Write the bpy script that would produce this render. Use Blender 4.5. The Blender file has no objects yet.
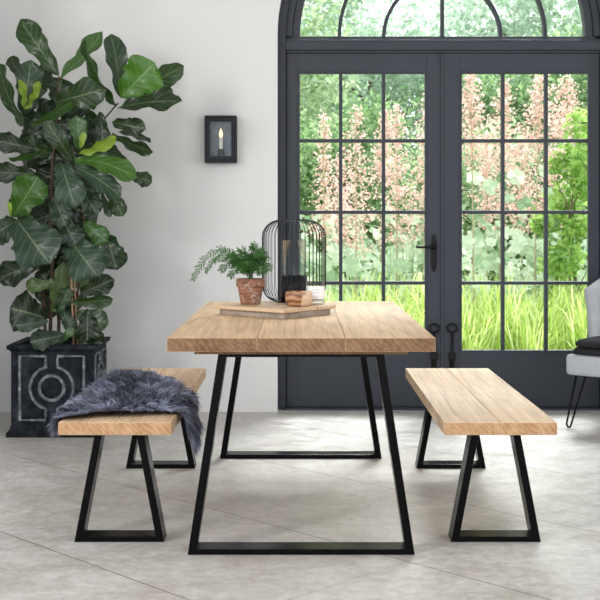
import bpy, bmesh, math, random
from mathutils import Vector, Matrix, noise
S = bpy.context.scene
COL = S.collection
R = random.Random(7)
PI = math.pi

# ------------------------------------------------------------------ camera
FPX, HZ, VX, CAMZ = 1160.0, 220.0, 300.0, 1.165       # focal length in px, horizon row, vanishing column, eye height
cam_d = bpy.data.cameras.new('camera')
cam_d.sensor_width = 36.0
cam_d.lens = 36.0 * FPX / 600.0
cam_d.shift_y = -(300.0 - HZ) / 600.0
cam_d.clip_end = 200
cam_d.dof.use_dof = True
cam_d.dof.focus_distance = 5.0
cam_d.dof.aperture_fstop = 10.0
cam = bpy.data.objects.new('camera', cam_d)
cam.location = (0, 0, CAMZ)
cam.rotation_euler = (PI / 2, 0, 0)
COL.objects.link(cam)
S.camera = cam

# ------------------------------------------------------------------ sky, sun, window light, exposure
W = bpy.data.worlds.new('sky')
S.world = W
W.use_nodes = True
wn = W.node_tree.nodes
bg = wn['Background']
wl = W.node_tree.links
tcw = wn.new('ShaderNodeTexCoord'); sx = wn.new('ShaderNodeSeparateXYZ')
rp = wn.new('ShaderNodeValToRGB')
rp.color_ramp.elements[0].position = 0.0; rp.color_ramp.elements[0].color = (0.97, 0.985, 1.0, 1)
rp.color_ramp.elements[1].position = 0.7; rp.color_ramp.elements[1].color = (0.80, 0.89, 1.0, 1)
wl.new(tcw.outputs['Generated'], sx.inputs[0]); wl.new(sx.outputs['Z'], rp.inputs[0]); wl.new(rp.outputs[0], bg.inputs['Color'])
bg.inputs['Strength'].default_value = 1.72

sun_d = bpy.data.lights.new('garden_sun', 'SUN')
sun_d.energy = 8.0
sun_d.angle = math.radians(24)
sun_d.color = (0.96, 0.98, 1.0)
sun = bpy.data.objects.new('garden_sun', sun_d)
# sun stands high beyond the garden, so grass and flowers are lit from behind
sun.rotation_euler = Vector((-0.22, -0.80, -0.94)).to_track_quat('-Z', 'Y').to_euler()
sun.location = (2, 14, 9)
COL.objects.link(sun)

def area(name, loc, target, sx_, sy_, energy, color):
    d = bpy.data.lights.new(name, 'AREA')
    d.shape = 'RECTANGLE'; d.size = sx_; d.size_y = sy_; d.energy = energy; d.color = color
    o = bpy.data.objects.new(name, d)
    o.location = loc
    o.rotation_euler = (Vector(target) - Vector(loc)).to_track_quat('-Z', 'Y').to_euler()
    COL.objects.link(o)
area('left_window_daylight', (-3.7, 0.5, 2.7), (-0.6, 6.0, 0.8), .9, 1.3, 140, (1.0, 0.985, 0.965))

S.view_settings.view_transform = 'Standard'
S.view_settings.look = 'None'
S.view_settings.gamma = 1.0
S.view_settings.use_curve_mapping = False
S.view_settings.exposure = 0.32
try:
    S.cycles.use_denoising = True
    S.cycles.max_bounces = 10
    S.cycles.transparent_max_bounces = 24
except Exception:
    pass

# ------------------------------------------------------------------ helpers
def P(px, py, Y):
    """world point at depth Y that the photo shows at pixel px, py"""
    return Vector(((px - VX) * Y / FPX, Y, CAMZ - (py - HZ) * Y / FPX))

class MB:
    def __init__(s):
        s.v = []; s.f = []; s.m = []; s.uv = None; s.c = None
    def add(s, vs, fs, mi=0):
        o = len(s.v)
        s.v += [tuple(p) for p in vs]
        for f in fs:
            s.f.append(tuple(i + o for i in f)); s.m.append(mi)
    def box(s, x0, x1, y0, y1, z0, z1, M=None, mi=0):
        vs = [Vector((x, y, z)) for z in (z0, z1) for y in (y0, y1) for x in (x0, x1)]
        if M: vs = [M @ p for p in vs]
        s.add(vs, [(0, 2, 3, 1), (4, 5, 7, 6), (0, 1, 5, 4), (2, 6, 7, 3), (0, 4, 6, 2), (1, 3, 7, 5)], mi)
    def tube(s, pts, r, n=8, closed=False, caps=True, mi=0):
        pts = [Vector(p) for p in pts]
        k = len(pts)
        rs = r if isinstance(r, (list, tuple)) else [r] * k
        rings = []
        up = None
        for i, p in enumerate(pts):
            if closed: t = pts[(i + 1) % k] - pts[(i - 1) % k]
            else: t = pts[min(i + 1, k - 1)] - pts[max(i - 1, 0)]
            t.normalize()
            if up is None:
                up = Vector((0, 0, 1)) if abs(t.z) < .9 else Vector((1, 0, 0))
            a = up - t * up.dot(t)
            if a.length < 1e-5: a = t.orthogonal()
            a.normalize(); up = a
            b = t.cross(a)
            rings.append([p + (a * math.cos(2 * PI * j / n) + b * math.sin(2 * PI * j / n)) * rs[i] for j in range(n)])
        vs = [q for rg in rings for q in rg]
        fs = []
        for i in range(k if closed else k - 1):
            i2 = (i + 1) % k
            for j in range(n):
                j2 = (j + 1) % n
                fs.append((i * n + j, i2 * n + j, i2 * n + j2, i * n + j2)[::-1])
        if caps and not closed:
            fs.append(tuple(range(n))); fs.append(tuple((k - 1) * n + j for j in range(n))[::-1])
        s.add(vs, fs, mi)
    def lathe(s, prof, c=(0, 0, 0), n=32, mi=0):
        """prof: list of (radius, z); ends at radius 0 are closed by fans"""
        cx, cy, cz = c
        vs = []; fs = []; idx = []
        for (r, z) in prof:
            if r < 1e-6:
                idx.append([len(vs)]); vs.append((cx, cy, cz + z))
            else:
                idx.append(list(range(len(vs), len(vs) + n)))
                vs += [(cx + r * math.cos(2 * PI * j / n), cy + r * math.sin(2 * PI * j / n), cz + z) for j in range(n)]
        for a, b in zip(idx[:-1], idx[1:]):
            for j in range(n):
                j2 = (j + 1) % n
                if len(a) == 1 and len(b) == 1: continue
                if len(a) == 1: fs.append((a[0], b[j2], b[j]))
                elif len(b) == 1: fs.append((a[j], a[j2], b[0]))
                else: fs.append((a[j], a[j2], b[j2], b[j]))
        s.add(vs, fs, mi)
    def prism(s, poly, y0, y1, M=None, mi=0):
        """poly of (x, z), extruded from y0 to y1"""
        n = len(poly)
        vs = [Vector((x, y0, z)) for x, z in poly] + [Vector((x, y1, z)) for x, z in poly]
        if M: vs = [M @ p for p in vs]
        fs = [tuple(range(n)), tuple(range(2 * n - 1, n - 1, -1))]
        fs += [(i, i + n, (i + 1) % n + n, (i + 1) % n) for i in range(n)]
        s.add(vs, fs, mi)
    def build(s, name, mats, parent=None, bevel=0.0, smooth=False, seg=2, fix=True, loc=None):
        me = bpy.data.meshes.new(name)
        me.from_pydata(s.v, [], s.f)
        if not isinstance(mats, (list, tuple)): mats = [mats]
        for m in mats: me.materials.append(m)
        for p, mi in zip(me.polygons, s.m): p.material_index = mi
        if s.uv:
            uvl = me.uv_layers.new(name='UVMap')
            for l in me.loops: uvl.data[l.index].uv = s.uv[l.vertex_index]
        if s.c:
            ca = me.color_attributes.new('tint', 'FLOAT_COLOR', 'POINT')
            for i, c in enumerate(s.c): ca.data[i].color = c
        if fix or bevel:
            bm = bmesh.new(); bm.from_mesh(me)
            if fix: bmesh.ops.recalc_face_normals(bm, faces=bm.faces)
            if bevel:
                es = [e for e in bm.edges if len(e.link_faces) == 2 and e.calc_face_angle(0) > 0.5]
                bmesh.ops.bevel(bm, geom=es, offset=bevel, segments=seg, affect='EDGES', profile=0.6, clamp_overlap=True)
            bm.to_mesh(me); bm.free()
        if smooth:
            for p in me.polygons: p.use_smooth = True
        me.update()
        o = bpy.data.objects.new(name, me)
        COL.objects.link(o)
        if parent: o.parent = parent
        if loc is not None: o.location = loc
        return o

def tag(o, label=None, cat=None, group=None, kind=None):
    if label: o['label'] = label
    if cat: o['category'] = cat
    if group: o['group'] = group
    if kind: o['kind'] = kind
    return o
def thing(name, loc, label, cat, group=None, rz=0.0, kind=None):
    o = bpy.data.objects.new(name, None)
    o.location = loc; o.rotation_euler = (0, 0, rz); o.empty_display_size = .1
    COL.objects.link(o)
    return tag(o, label, cat, group, kind)
def copy_tree(o, parent=None):
    c = o.copy(); COL.objects.link(c); c.parent = parent
    for ch in list(o.children): copy_tree(ch, c)
    return c

# ------------------------------------------------------------------ materials
class NT:
    def __init__(s, name):
        s.m = bpy.data.materials.new(name); s.m.use_nodes = True
        s.t = s.m.node_tree; s.n = s.t.nodes; s.l = s.t.links
        s.b = s.n['Principled BSDF']; s.out = s.n['Material Output']
    def new(s, typ, **kw):
        n = s.n.new(typ)
        for k, v in kw.items():
            if k in n.inputs.keys(): n.inputs[k].default_value = v
            else: setattr(n, k, v)
        return n
    def link(s, a, b): s.l.new(a, b)
    def coord(s, kind='Object', scale=(1, 1, 1), rot=(0, 0, 0), loc=(0, 0, 0)):
        tc = s.new('ShaderNodeTexCoord'); mp = s.new('ShaderNodeMapping')
        mp.inputs['Scale'].default_value = scale; mp.inputs['Rotation'].default_value = rot; mp.inputs['Location'].default_value = loc
        s.link(tc.outputs[kind], mp.inputs[0]); return mp.outputs[0]
    def noise(s, vec, scale, detail=4, rough=.5, dist=0):
        n = s.new('ShaderNodeTexNoise'); n.inputs['Scale'].default_value = scale
        n.inputs['Detail'].default_value = detail; n.inputs['Roughness'].default_value = rough; n.inputs['Distortion'].default_value = dist
        if vec is not None: s.link(vec, n.inputs['Vector'])
        return n.outputs['Fac']
    def ramp(s, fac, stops):
        r = s.new('ShaderNodeValToRGB')
        e = r.color_ramp.elements
        while len(e) < len(stops): e.new(0.5)
        for el, (p, c) in zip(e, stops):
            el.position = p
            el.color = (c[0], c[1], c[2], 1) if isinstance(c, (tuple, list)) else (c, c, c, 1)
        s.link(fac, r.inputs[0]); return r.outputs[0]
    def mix(s, fac, a, b, mode='MIX'):
        m = s.new('ShaderNodeMix', data_type='RGBA', blend_type=mode)
        for sock, v in ((m.inputs[0], fac), (m.inputs[6], a), (m.inputs[7], b)):
            if hasattr(v, 'is_linked'): s.link(v, sock)
            elif isinstance(v, (tuple, list)): sock.default_value = (v[0], v[1], v[2], 1)
            else: sock.default_value = v
        return m.outputs[2]
    def math(s, op, a, b=0.0, c=None):
        m = s.new('ShaderNodeMath', operation=op)
        for i, v in enumerate((a, b, c)):
            if v is None: continue
            if hasattr(v, 'is_linked'): s.link(v, m.inputs[i])
            else: m.inputs[i].default_value = v
        return m.outputs[0]
    def bump(s, h, strength=.2, dist=.01):
        b = s.new('ShaderNodeBump'); b.inputs['Strength'].default_value = strength; b.inputs['Distance'].default_value = dist
        s.link(h, b.inputs['Height']); s.link(b.outputs[0], s.b.inputs['Normal'])
    def set(s, color=None, rough=None, metal=None, spec=None):
        if color is not None:
            if hasattr(color, 'is_linked'): s.link(color, s.b.inputs['Base Color'])
            else: s.b.inputs['Base Color'].default_value = (color[0], color[1], color[2], 1)
        if rough is not None:
            if hasattr(rough, 'is_linked'): s.link(rough, s.b.inputs['Roughness'])
            else: s.b.inputs['Roughness'].default_value = rough
        if metal is not None: s.b.inputs['Metallic'].default_value = metal
        if spec is not None: s.b.inputs['Specular IOR Level'].default_value = spec
        return s

def plain(name, c, rough=.5, metal=0, spec=.5, var=.12, vscale=12, bump=0.0):
    t = NT(name)
    n = t.noise(t.coord(), vscale, 5, .6)
    d = tuple(x * (1 - var) for x in c); u = tuple(min(1, x * (1 + var)) for x in c)
    t.set(t.ramp(n, [(.3, d), (.7, u)]), rough, metal, spec)
    if bump: t.bump(n, bump, .004)
    return t.m

M = {}
# plaster wall
t = NT('plaster_wall')
n1 = t.noise(t.coord(), 1.3, 4, .55); n2 = t.noise(t.coord(), 60, 3, .6)
t.set(t.ramp(n1, [(.3, (.655, .65, .643)), (.7, (.70, .695, .688))]), .85, 0, .2)
t.bump(n2, .06, .003)
M['wall'] = t.m
# stone floor: square slabs laid on the diagonal
t = NT('stone_floor')
tc = t.new('ShaderNodeTexCoord'); sp = t.new('ShaderNodeSeparateXYZ'); t.link(tc.outputs['Object'], sp.inputs[0])
wob = t.math('MULTIPLY', t.math('SUBTRACT', t.noise(t.coord(), 9, 3), .5), .008)
TS = .783
u = t.math('DIVIDE', t.math('SUBTRACT', t.math('ADD', t.math('MULTIPLY', t.math('ADD', sp.outputs['X'], sp.outputs['Y']), .70711), wob), 3.058), TS)
v = t.math('DIVIDE', t.math('SUBTRACT', t.math('ADD', t.math('MULTIPLY', t.math('SUBTRACT', sp.outputs['Y'], sp.outputs['X']), .70711), wob), 3.323), TS)
du = t.math('ABSOLUTE', t.math('SUBTRACT', t.math('FRACT', t.math('ADD', u, .5)), .5))
dv = t.math('ABSOLUTE', t.math('SUBTRACT', t.math('FRACT', t.math('ADD', v, .5)), .5))
ju = t.math('LESS_THAN', du, .0036); jv = t.math('MULTIPLY', t.math('LESS_THAN', dv, .0024), .55)
joint = t.math('MAXIMUM', ju, jv)
cmb = t.new('ShaderNodeCombineXYZ'); t.link(t.math('FLOOR', u), cmb.inputs[0]); t.link(t.math('FLOOR', v), cmb.inputs[1])
wnz = t.new('ShaderNodeTexWhiteNoise', noise_dimensions='2D'); t.link(cmb.outputs[0], wnz.inputs['Vector'])
nb = t.noise(t.coord(), 2.2, 6, .62, .4); nf = t.noise(t.coord(), 26, 6, .7); nm = t.noise(t.coord(scale=(1, 1.6, 1)), 7, 5, .65, .8)
base = t.ramp(nb, [(.36, (.37, .335, .295)), (.5, (.50, .47, .435)), (.62, (.62, .595, .56))])
base = t.mix(.45, base, t.ramp(nm, [(.40, (.36, .325, .29)), (.60, (.66, .635, .60))]))
base = t.mix(.30, base, t.ramp(nf, [(.40, (.32, .285, .25)), (.62, (.66, .64, .61))]))
base = t.mix(t.math('MULTIPLY', wnz.outputs['Value'], .20), base, (.42, .38, .34))
base = t.mix(t.math('MULTIPLY', joint, .8), base, (.10, .085, .07))
t.set(base, t.ramp(nm, [(.3, .30), (.7, .46)]), 0, .55)
t.bump(t.math('SUBTRACT', t.mix(.5, nf, nm), t.math('MULTIPLY', joint, 1.2)), .16, .006)
M['floor'] = t.m
M['door_paint'] = plain('charcoal_door_paint', (.036, .040, .052), .5, 0, .3, .07, 6)
M['black_iron'] = plain('black_iron', (.004, .004, .0045), .40, 0, .2, .3, 40)
M['leg_steel'] = plain('black_powder_coat', (.002, .002, .0022), .25, 0, .08, .25, 30)
M['wire'] = plain('black_wire', (.006, .0065, .009), .4, 0, .25, .1)
M['soil'] = plain('soil', (.028, .02, .014), .95, 0, .1, .5, 60, .8)

def glass(name, tint=(1, 1, 1), gloss=.06):
    t = NT(name); t.n.remove(t.b)
    tr = t.new('ShaderNodeBsdfTransparent'); tr.inputs[0].default_value = (*tint, 1)
    gl = t.new('ShaderNodeBsdfGlossy'); gl.inputs['Roughness'].default_value = .02
    fr = t.new('ShaderNodeLayerWeight'); fr.inputs[0].default_value = .25
    ms = t.new('ShaderNodeMixShader')
    t.link(t.math('ADD', t.math('MULTIPLY', fr.outputs['Fresnel'], .35), gloss - .04), ms.inputs[0])
    t.link(tr.outputs[0], ms.inputs[1]); t.link(gl.outputs[0], ms.inputs[2]); t.link(ms.outputs[0], t.out.inputs[0])
    return t.m
M['glass'] = glass('window_glass', (.97, .985, .975), .03)
M['clear_glass'] = glass('clear_glass', (.92, .945, .955), .05)

def wood(name, cols, gscale=1.0, rough=.48, cut=.12):
    t = NT(name)
    oi = t.new('ShaderNodeObjectInfo')
    tc = t.new('ShaderNodeTexCoord'); ad = t.new('ShaderNodeVectorMath', operation='ADD')
    mu = t.new('ShaderNodeVectorMath', operation='SCALE'); mu.inputs[0].default_value = (3.1, 7.7, 1.3); t.link(oi.outputs['Random'], mu.inputs['Scale'])
    t.link(tc.outputs['Object'], ad.inputs[0]); t.link(mu.outputs[0], ad.inputs[1])
    def mp(sc):
        m = t.new('ShaderNodeMapping'); m.inputs['Scale'].default_value = sc; t.link(ad.outputs[0], m.inputs[0]); return m.outputs[0]
    warp = t.noise(mp((3.4 * gscale, .30 * gscale, 3.4 * gscale)), 1.6, 2, .45)
    band = t.math('FRACT', t.math('MULTIPLY', warp, 8.0))
    band = t.math('ABSOLUTE', t.math('SUBTRACT', t.math('MULTIPLY', band, 2), 1))
    fine = t.noise(mp((55, 1.3, 55)), 2.0, 5, .65)
    big = t.noise(mp((5, 1.1, 5)), 1.0, 4, .6)
    c = t.ramp(band, [(.0, tuple(x * .8 for x in cols[0])), (.35, cols[1]), (1, cols[2])])
    c = t.mix(.42, c, t.ramp(big, [(.36, cols[0]), (.5, cols[1]), (.62, cols[2])]))
    c = t.mix(.48, c, t.ramp(fine, [(.35, cols[0]), (.63, cols[2])]))
    saw = t.noise(mp((.8, 42, .8)), 1.0, 2, .5)                       # faint cross-cut saw marks
    c = t.mix(t.math('MULTIPLY', t.ramp(saw, [(.45, 0.0), (.62, 1.0)]), cut), c, cols[3])
    vo = t.new('ShaderNodeTexVoronoi'); vo.inputs['Scale'].default_value = 1.0; t.link(mp((7, 3.1, 7)), vo.inputs['Vector'])
    knot = t.ramp(vo.outputs['Distance'], [(.05, 1.0), (.11, 0.0)])
    c = t.mix(t.math('MULTIPLY', knot, .55), c, (cols[0][0] * .45, cols[0][1] * .4, cols[0][2] * .35))
    t.set(c, rough, 0, .5)
    t.bump(t.mix(.5, fine, saw), .22, .003)
    return t.m
def end_grain(name, cols):
    t = NT(name)
    oi = t.new('ShaderNodeObjectInfo')
    co = t.coord(scale=(1, .2, 1))
    wv = t.new('ShaderNodeTexWave', wave_type='BANDS', bands_direction='DIAGONAL')
    wv.inputs['Scale'].default_value = 26; wv.inputs['Distortion'].default_value = 9; wv.inputs['Detail'].default_value = 4; wv.inputs['Detail Scale'].default_value = 1.0
    t.link(co, wv.inputs['Vector'])
    nz = t.noise(co, 30, 5, .7); nl = t.noise(co, 8, 3, .6)
    c = t.ramp(wv.outputs['Fac'], [(.0, cols[0]), (.6, cols[1]), (1, cols[2])])
    c = t.mix(.5, c, t.ramp(nl, [(.38, cols[0]), (.62, cols[2])]))
    c = t.mix(.35, c, t.ramp(nz, [(.4, cols[0]), (.6, cols[2])]))
    t.set(c, .8, 0, .15); t.bump(nz, .3, .003)
    return t.m
M['table_wood'] = wood('pale_table_wood', [(.33, .20, .105), (.61, .385, .20), (.76, .52, .30), (.78, .60, .43)])
M['table_end'] = end_grain('table_end_grain', [(.115, .06, .03), (.19, .108, .058), (.27, .165, .095)])
M['bench_wood'] = wood('pale_bench_wood', [(.37, .225, .12), (.63, .425, .25), (.78, .57, .37), (.80, .63, .46)])
M['bench_end'] = end_grain('bench_end_grain', [(.29, .155, .07), (.42, .245, .125), (.53, .335, .19)])
M['tray_wood'] = wood('serving_board_wood', [(.36, .22, .11), (.55, .37, .21), (.66, .49, .32), (.74, .60, .44)], 1.6)
M['grey_wood'] = plain('weathered_base_wood', (.33, .275, .225), .75, 0, .2, .3, 24)
t = NT('turned_bowl_wood')
wv = t.new('ShaderNodeTexWave', wave_type='RINGS'); wv.inputs['Scale'].default_value = 14; wv.inputs['Distortion'].default_value = 6; wv.inputs['Detail'].default_value = 3; wv.inputs['Detail Scale'].default_value = 1.5
t.link(t.coord(loc=(.03, .05, .02)), wv.inputs['Vector'])
c = t.ramp(wv.outputs['Fac'], [(.0, (.13, .05, .02)), (.5, (.30, .14, .06)), (1, (.42, .22, .11))])
sxb = t.new('ShaderNodeSeparateXYZ'); t.link(t.coord(), sxb.inputs[0])
sap = t.math('ADD', t.math('MULTIPLY', sxb.outputs['X'], 9.0), t.noise(t.coord(), 14, 3))
c = t.mix(t.ramp(sap, [(.66, 0.0), (.74, .85)]), c, (.64, .46, .31))
t.set(c, .4, 0, .4)
M['bowl_wood'] = t.m

# ------------------------------------------------------------------ setting
YW, YD, DX = 7.04, 7.17, .884            # wall face, door face, door centre
mb = MB(); mb.box(-5, 6, -1.0, 7.30, -.10, 0)
fl = mb.build('floor', M['floor']); tag(fl, 'pale stone slab floor laid on the diagonal', None, None, 'structure')

def arch_pts(r, n=48, z0=2.30, bottom=0.0, cx=DX):
    pts = [(cx - r, bottom)]
    for i in range(n + 1):
        a = PI - PI * i / n
        pts.append((cx + r * math.cos(a), z0 + r * math.sin(a)))
    pts.append((cx + r, bottom))
    return pts
RO = 1.021
mb = MB()
op = arch_pts(RO)
T0, T1, WTOP = YW, 7.34, 7.0
prof = [(-5, 0)] + op[:1] + op[1:-1] + op[-1:] + [(6, 0), (6, WTOP)]
# front and back faces as strips, so the arched opening stays open
def wall_face(y, flip):
    vs = []; fs = []
    def q(a, b, c, d):
        o = len(vs); vs.extend([(p[0], y, p[1]) for p in (a, b, c, d)]); fs.append((o, o + 1, o + 2, o + 3) if not flip else (o + 3, o + 2, o + 1, o))
    q((-5, 0), (DX - RO, 0), (DX - RO, WTOP), (-5, WTOP))
    q((DX + RO, 0), (6, 0), (6, WTOP), (DX + RO, WTOP))
    for a, b in zip(op[1:-2], op[2:-1]):
        q(a, b, (b[0], WTOP), (a[0], WTOP))
    mb.add(vs, fs)
wall_face(T0, False); wall_face(T1, True)
for a, b in zip(op[:-1], op[1:]):
    mb.add([(a[0], T0, a[1]), (b[0], T0, b[1]), (b[0], T1, b[1]), (a[0], T1, a[1])], [(0, 3, 2, 1)])
mb.add([(-5, T0, WTOP), (6, T0, WTOP), (6, T1, WTOP), (-5, T1, WTOP)], [(0, 1, 2, 3)])
mb.add([(-5, T0, 0), (-5, T1, 0), (-5, T1, WTOP), (-5, T0, WTOP)], [(0, 1, 2, 3)])
mb.add([(6, T0, 0), (6, T1, 0), (6, T1, WTOP), (6, T0, WTOP)], [(0, 1, 2, 3)])
wall = mb.build('wall_back', M['wall'], fix=False); tag(wall, 'white plaster wall with arched opening', None, None, 'structure')
mb = MB(); mb.box(-2.08, -1.88, 5.85, YW - .001, 0, 3.749)
tag(mb.build('wall_left', M['wall']), 'white plaster side wall', None, None, 'structure')
mb = MB()
for y in (2.2, 2.8, 3.35, 3.9, 4.45, 5.0): mb.box(-2.24, -2.16, y - .04, y + .04, .0, 2.9)
mb.box(-2.26, -2.14, 1.9, 5.6, 2.9, 3.0); mb.box(-2.22, -2.18, 1.9, 5.6, 1.45, 1.49)
tag(mb.build('window_2', M['wall']), 'tall side window with slim posts', None, None, 'structure')
mb = MB(); mb.box(-5, 6, .6, YW - .001, 3.75, 3.95)
tag(mb.build('ceiling', M['wall']), 'white plaster ceiling', None, None, 'structure')

# arched door frame (jambs, arch, transom)
def arch_band(mb, r0, r1, y0, y1, bottom=0.0, z0=2.30, only_arc=False, n=48):
    a = arch_pts(r0, n, z0, bottom); b = arch_pts(r1, n, z0, bottom)
    if only_arc: a = a[1:-1]; b = b[1:-1]
    k = len(a); vs = []
    for (x, z) in a: vs += [(x, y0, z), (x, y1, z)]
    for (x, z) in b: vs += [(x, y0, z), (x, y1, z)]
    fs = []
    for i in range(k - 1):
        p, q = 2 * i, 2 * (i + 1); o = 2 * k
        fs += [(p, q, q + 1, p + 1), (o + p, o + p + 1, o + q + 1, o + q), (p, o + p, o + q, q), (p + 1, q + 1, o + q + 1, o + p + 1)]
    e = 2 * (k - 1)
    fs += [(0, 1, 2 * k + 1, 2 * k), (e, 2 * k + e, 2 * k + e + 1, e + 1)]
    mb.add(vs, fs)
mb = MB()
arch_band(mb, RO - .001, .972, 7.135, 7.30)
for sg in (-1, 1):
    x0, x1 = sorted((DX + sg * .985, DX + sg * .945)); mb.box(x0, x1, 7.2255, 7.27, 0, 2.2)
arch_band(mb, .972, .932, 7.165, 7.28, 2.30, only_arc=True)
arch_band(mb, .932, .884, 7.185, 7.26, 2.30, only_arc=True)
# transom with stepped mouldings
mb.box(DX - .972, DX + .972, 7.165, 7.28, 2.197, 2.285)
mb.box(DX - .972, DX + .972, 7.140, 7.166, 2.212, 2.262)
mb.box(DX - .972, DX + .972, 7.152, 7.166, 2.262, 2.276)
mb.box(DX - .95, DX + .95, 7.185, 7.26, 2.285, 2.303)
fr = mb.build('trim_1', M['door_paint'], bevel=.004); tag(fr, 'charcoal painted arched door frame with moulded transom', None, None, 'structure')

# fanlight
mb = MB()
for r in (.363, .640):
    arch_band(mb, r + .011, r - .011, 7.195, 7.245, 2.30, only_arc=True)
mb.box(DX - .011, DX + .011, 7.195, 7.245, 2.29, 2.30 + .89)
fanw = mb.build('window_1', M['door_paint'], bevel=.003); tag(fanw, 'half-round fanlight with concentric glazing bars above the doors', None, None, 'structure')
mb = MB()
g = arch_pts(.90, 40)[1:-1]
mb.prism(g, 7.217, 7.223)
mb.build('window_pane', M['glass'], fanw)

# the two door leaves
def leaf_door(name, x0, x1, gx0, gx1, label):
    mb = MB(); y0, y1 = YD, 7.225
    z0, z1, gz0, gz1 = .012, 2.195, .349, 2.08
    mb.box(x0, gx0, y0, y1, z0, z1); mb.box(gx1, x1, y0, y1, z0, z1)
    mb.box(gx0, gx1, y0, y1, gz1, z1); mb.box(gx0, gx1, y0, y1, z0, gz0)
    # glazing bars
    for i in (1, 2):
        x = gx0 + (gx1 - gx0) * i / 3
        mb.box(x - .0105, x + .0105, y0 + .008, y1 - .008, gz0, gz1)
    for z in (1.656, 1.213, .775):
        mb.box(gx0, gx1, y0 + .0085, y1 - .0085, z - .0105, z + .0105)
    d = mb.build(name, M['door_paint'], bevel=.0025)
    tag(d, label, None, None, 'structure')
    # bead round the glass
    mb = MB(); b = .012
    mb.box(gx0, gx0 + b, y0 - .004, y0 + .02, gz0, gz1); mb.box(gx1 - b, gx1, y0 - .004, y0 + .02, gz0, gz1)
    mb.box(gx0 + b, gx1 - b, y0 - .004, y0 + .02, gz0, gz0 + b); mb.box(gx0 + b, gx1 - b, y0 - .004, y0 + .02, gz1 - b, gz1)
    mb.build('glazing_bead', M['door_paint'], d, bevel=.003)
    mb = MB(); mb.box(gx0 + .001, gx1 - .001, 7.197, 7.201, gz0 + .001, gz1 - .001)
    mb.build('door_pane', M['glass'], d)
    return d
d1 = leaf_door('door_1', DX - .968, DX - .003, DX - .897, DX - .101, 'left charcoal french door with twelve panes and a lever handle')
d2 = leaf_door('door_2', DX + .003, DX + .968, DX + .105, DX + .908, 'right charcoal french door with twelve panes')
mb = MB(); mb.box(DX - .014, DX + .0025, 7.160, 7.1695, .02, 2.19)
mb.build('cover_strip', M['door_paint'], d1, bevel=.002)
mb = MB(); mb.box(DX - 1.0, DX + 1.0, 7.10, 7.34, 0, .011)
tag(mb.build('trim_2', M['door_paint'], bevel=.003), 'dark threshold strip under the doors', None, None, 'structure')

# door furniture
hx = P(434, 0, YD).x
mb = MB()
zc = P(0, 253, YD).z; hh = .118
pl = []
for i in range(25):
    a = 2 * PI * i / 24
    pl.append((hx + .019 * math.cos(a) * (1 if abs(math.sin(a)) < .8 else .75), zc + hh * math.copysign(abs(math.sin(a)) ** .55, math.sin(a))))
mb.prism(pl[:-1], YD - .006, YD)
hp = mb.build('handle_plate', M['black_iron'], d1, bevel=.002); 
mb = MB()
hz = P(0, 247, YD).z
mb.tube([(hx, YD - .004, hz), (hx, YD - .03, hz), (hx, YD - .052, hz)], [.015, .011, .011], 12)
mb.tube([(hx + .004, YD - .05, hz), (hx - .03, YD - .053, hz + .002), (hx - .075, YD - .053, hz), (hx - .105, YD - .052, hz + .001), (hx - .116, YD - .05, hz + .004)], [.009, .008, .007, .009, .007], 10)
mb.build('lever', M['black_iron'], hp, smooth=True)
mb = MB(); mb.lathe([(0, -.004), (.006, -.004), (.006, .004), (0, .004)], n=12)
kh = mb.build('keyhole_cover', M['black_iron'], hp); kh.rotation_euler = (PI / 2, 0, 0); kh.location = (hx, YD - .009, P(0, 262, YD).z)
for px, d in ((434, d1), (452, d2)):
    x = P(px, 0, YD).x
    mb = MB(); zr = P(0, 328, YD).z
    mb.tube([(x + .030 * math.cos(2 * PI * i / 24), YD - .020, zr + .026 * math.sin(2 * PI * i / 24)) for i in range(24)], .0065, 8, closed=True)
    mb.tube([(x, YD - .020, zr - .026), (x, YD - .020, zr - .19), (x, YD - .020, .05)], .0075, 10)
    bo = mb.build('door_bolt', M['black_iron'], d, smooth=True)
    mb = MB()
    for pz in (356, 371):
        z = P(0, pz, YD).z
        mb.box(x - .022, x + .022, YD - .030, YD - .0005, z - .018, z + .018)
    mb.box(x - .017, x + .017, YD - .008, YD - .0005, .04, P(0, 352, YD).z)
    mb.build('bolt_bracket', M['black_iron'], bo, bevel=.003)

# ------------------------------------------------------------------ garden
def leaf_mat(name, cols, trans=.45, rough=.5, attr=False, scale=1.5):
    t = NT(name); t.n.remove(t.b)
    geo = t.new('ShaderNodeNewGeometry')
    n = t.noise(t.coord(), scale, 3, .6)
    r = t.math('ADD', t.math('MULTIPLY', geo.outputs['Random Per Island'], .7), t.math('MULTIPLY', n, .3))
    c = t.ramp(r, [(.1, cols[0]), (.5, cols[1]), (.9, cols[2])])
    df = t.new('ShaderNodeBsdfDiffuse'); tl = t.new('ShaderNodeBsdfTranslucent'); gl = t.new('ShaderNodeBsdfGlossy'); gl.inputs['Roughness'].default_value = rough
    for b in (df, tl): t.link(c, b.inputs[0])
    m1 = t.new('ShaderNodeMixShader'); m1.inputs[0].default_value = trans; t.link(df.outputs[0], m1.inputs[1]); t.link(tl.outputs[0], m1.inputs[2])
    m2 = t.new('ShaderNodeMixShader'); m2.inputs[0].default_value = .04; t.link(m1.outputs[0], m2.inputs[1]); t.link(gl.outputs[0], m2.inputs[2])
    t.link(m2.outputs[0], t.out.inputs[0])
    return t.m
M['bark'] = plain('tree_bark', (.16, .12, .085), .9, 0, .1, .35, 14, .6)
M['tree_a'] = leaf_mat('pale_tree_leaves', [(.20, .32, .14), (.42, .55, .31), (.66, .76, .50)], .5)
M['tree_b'] = leaf_mat('mid_green_leaves', [(.08, .17, .06), (.24, .38, .16), (.50, .63, .33)], .5)
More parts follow.
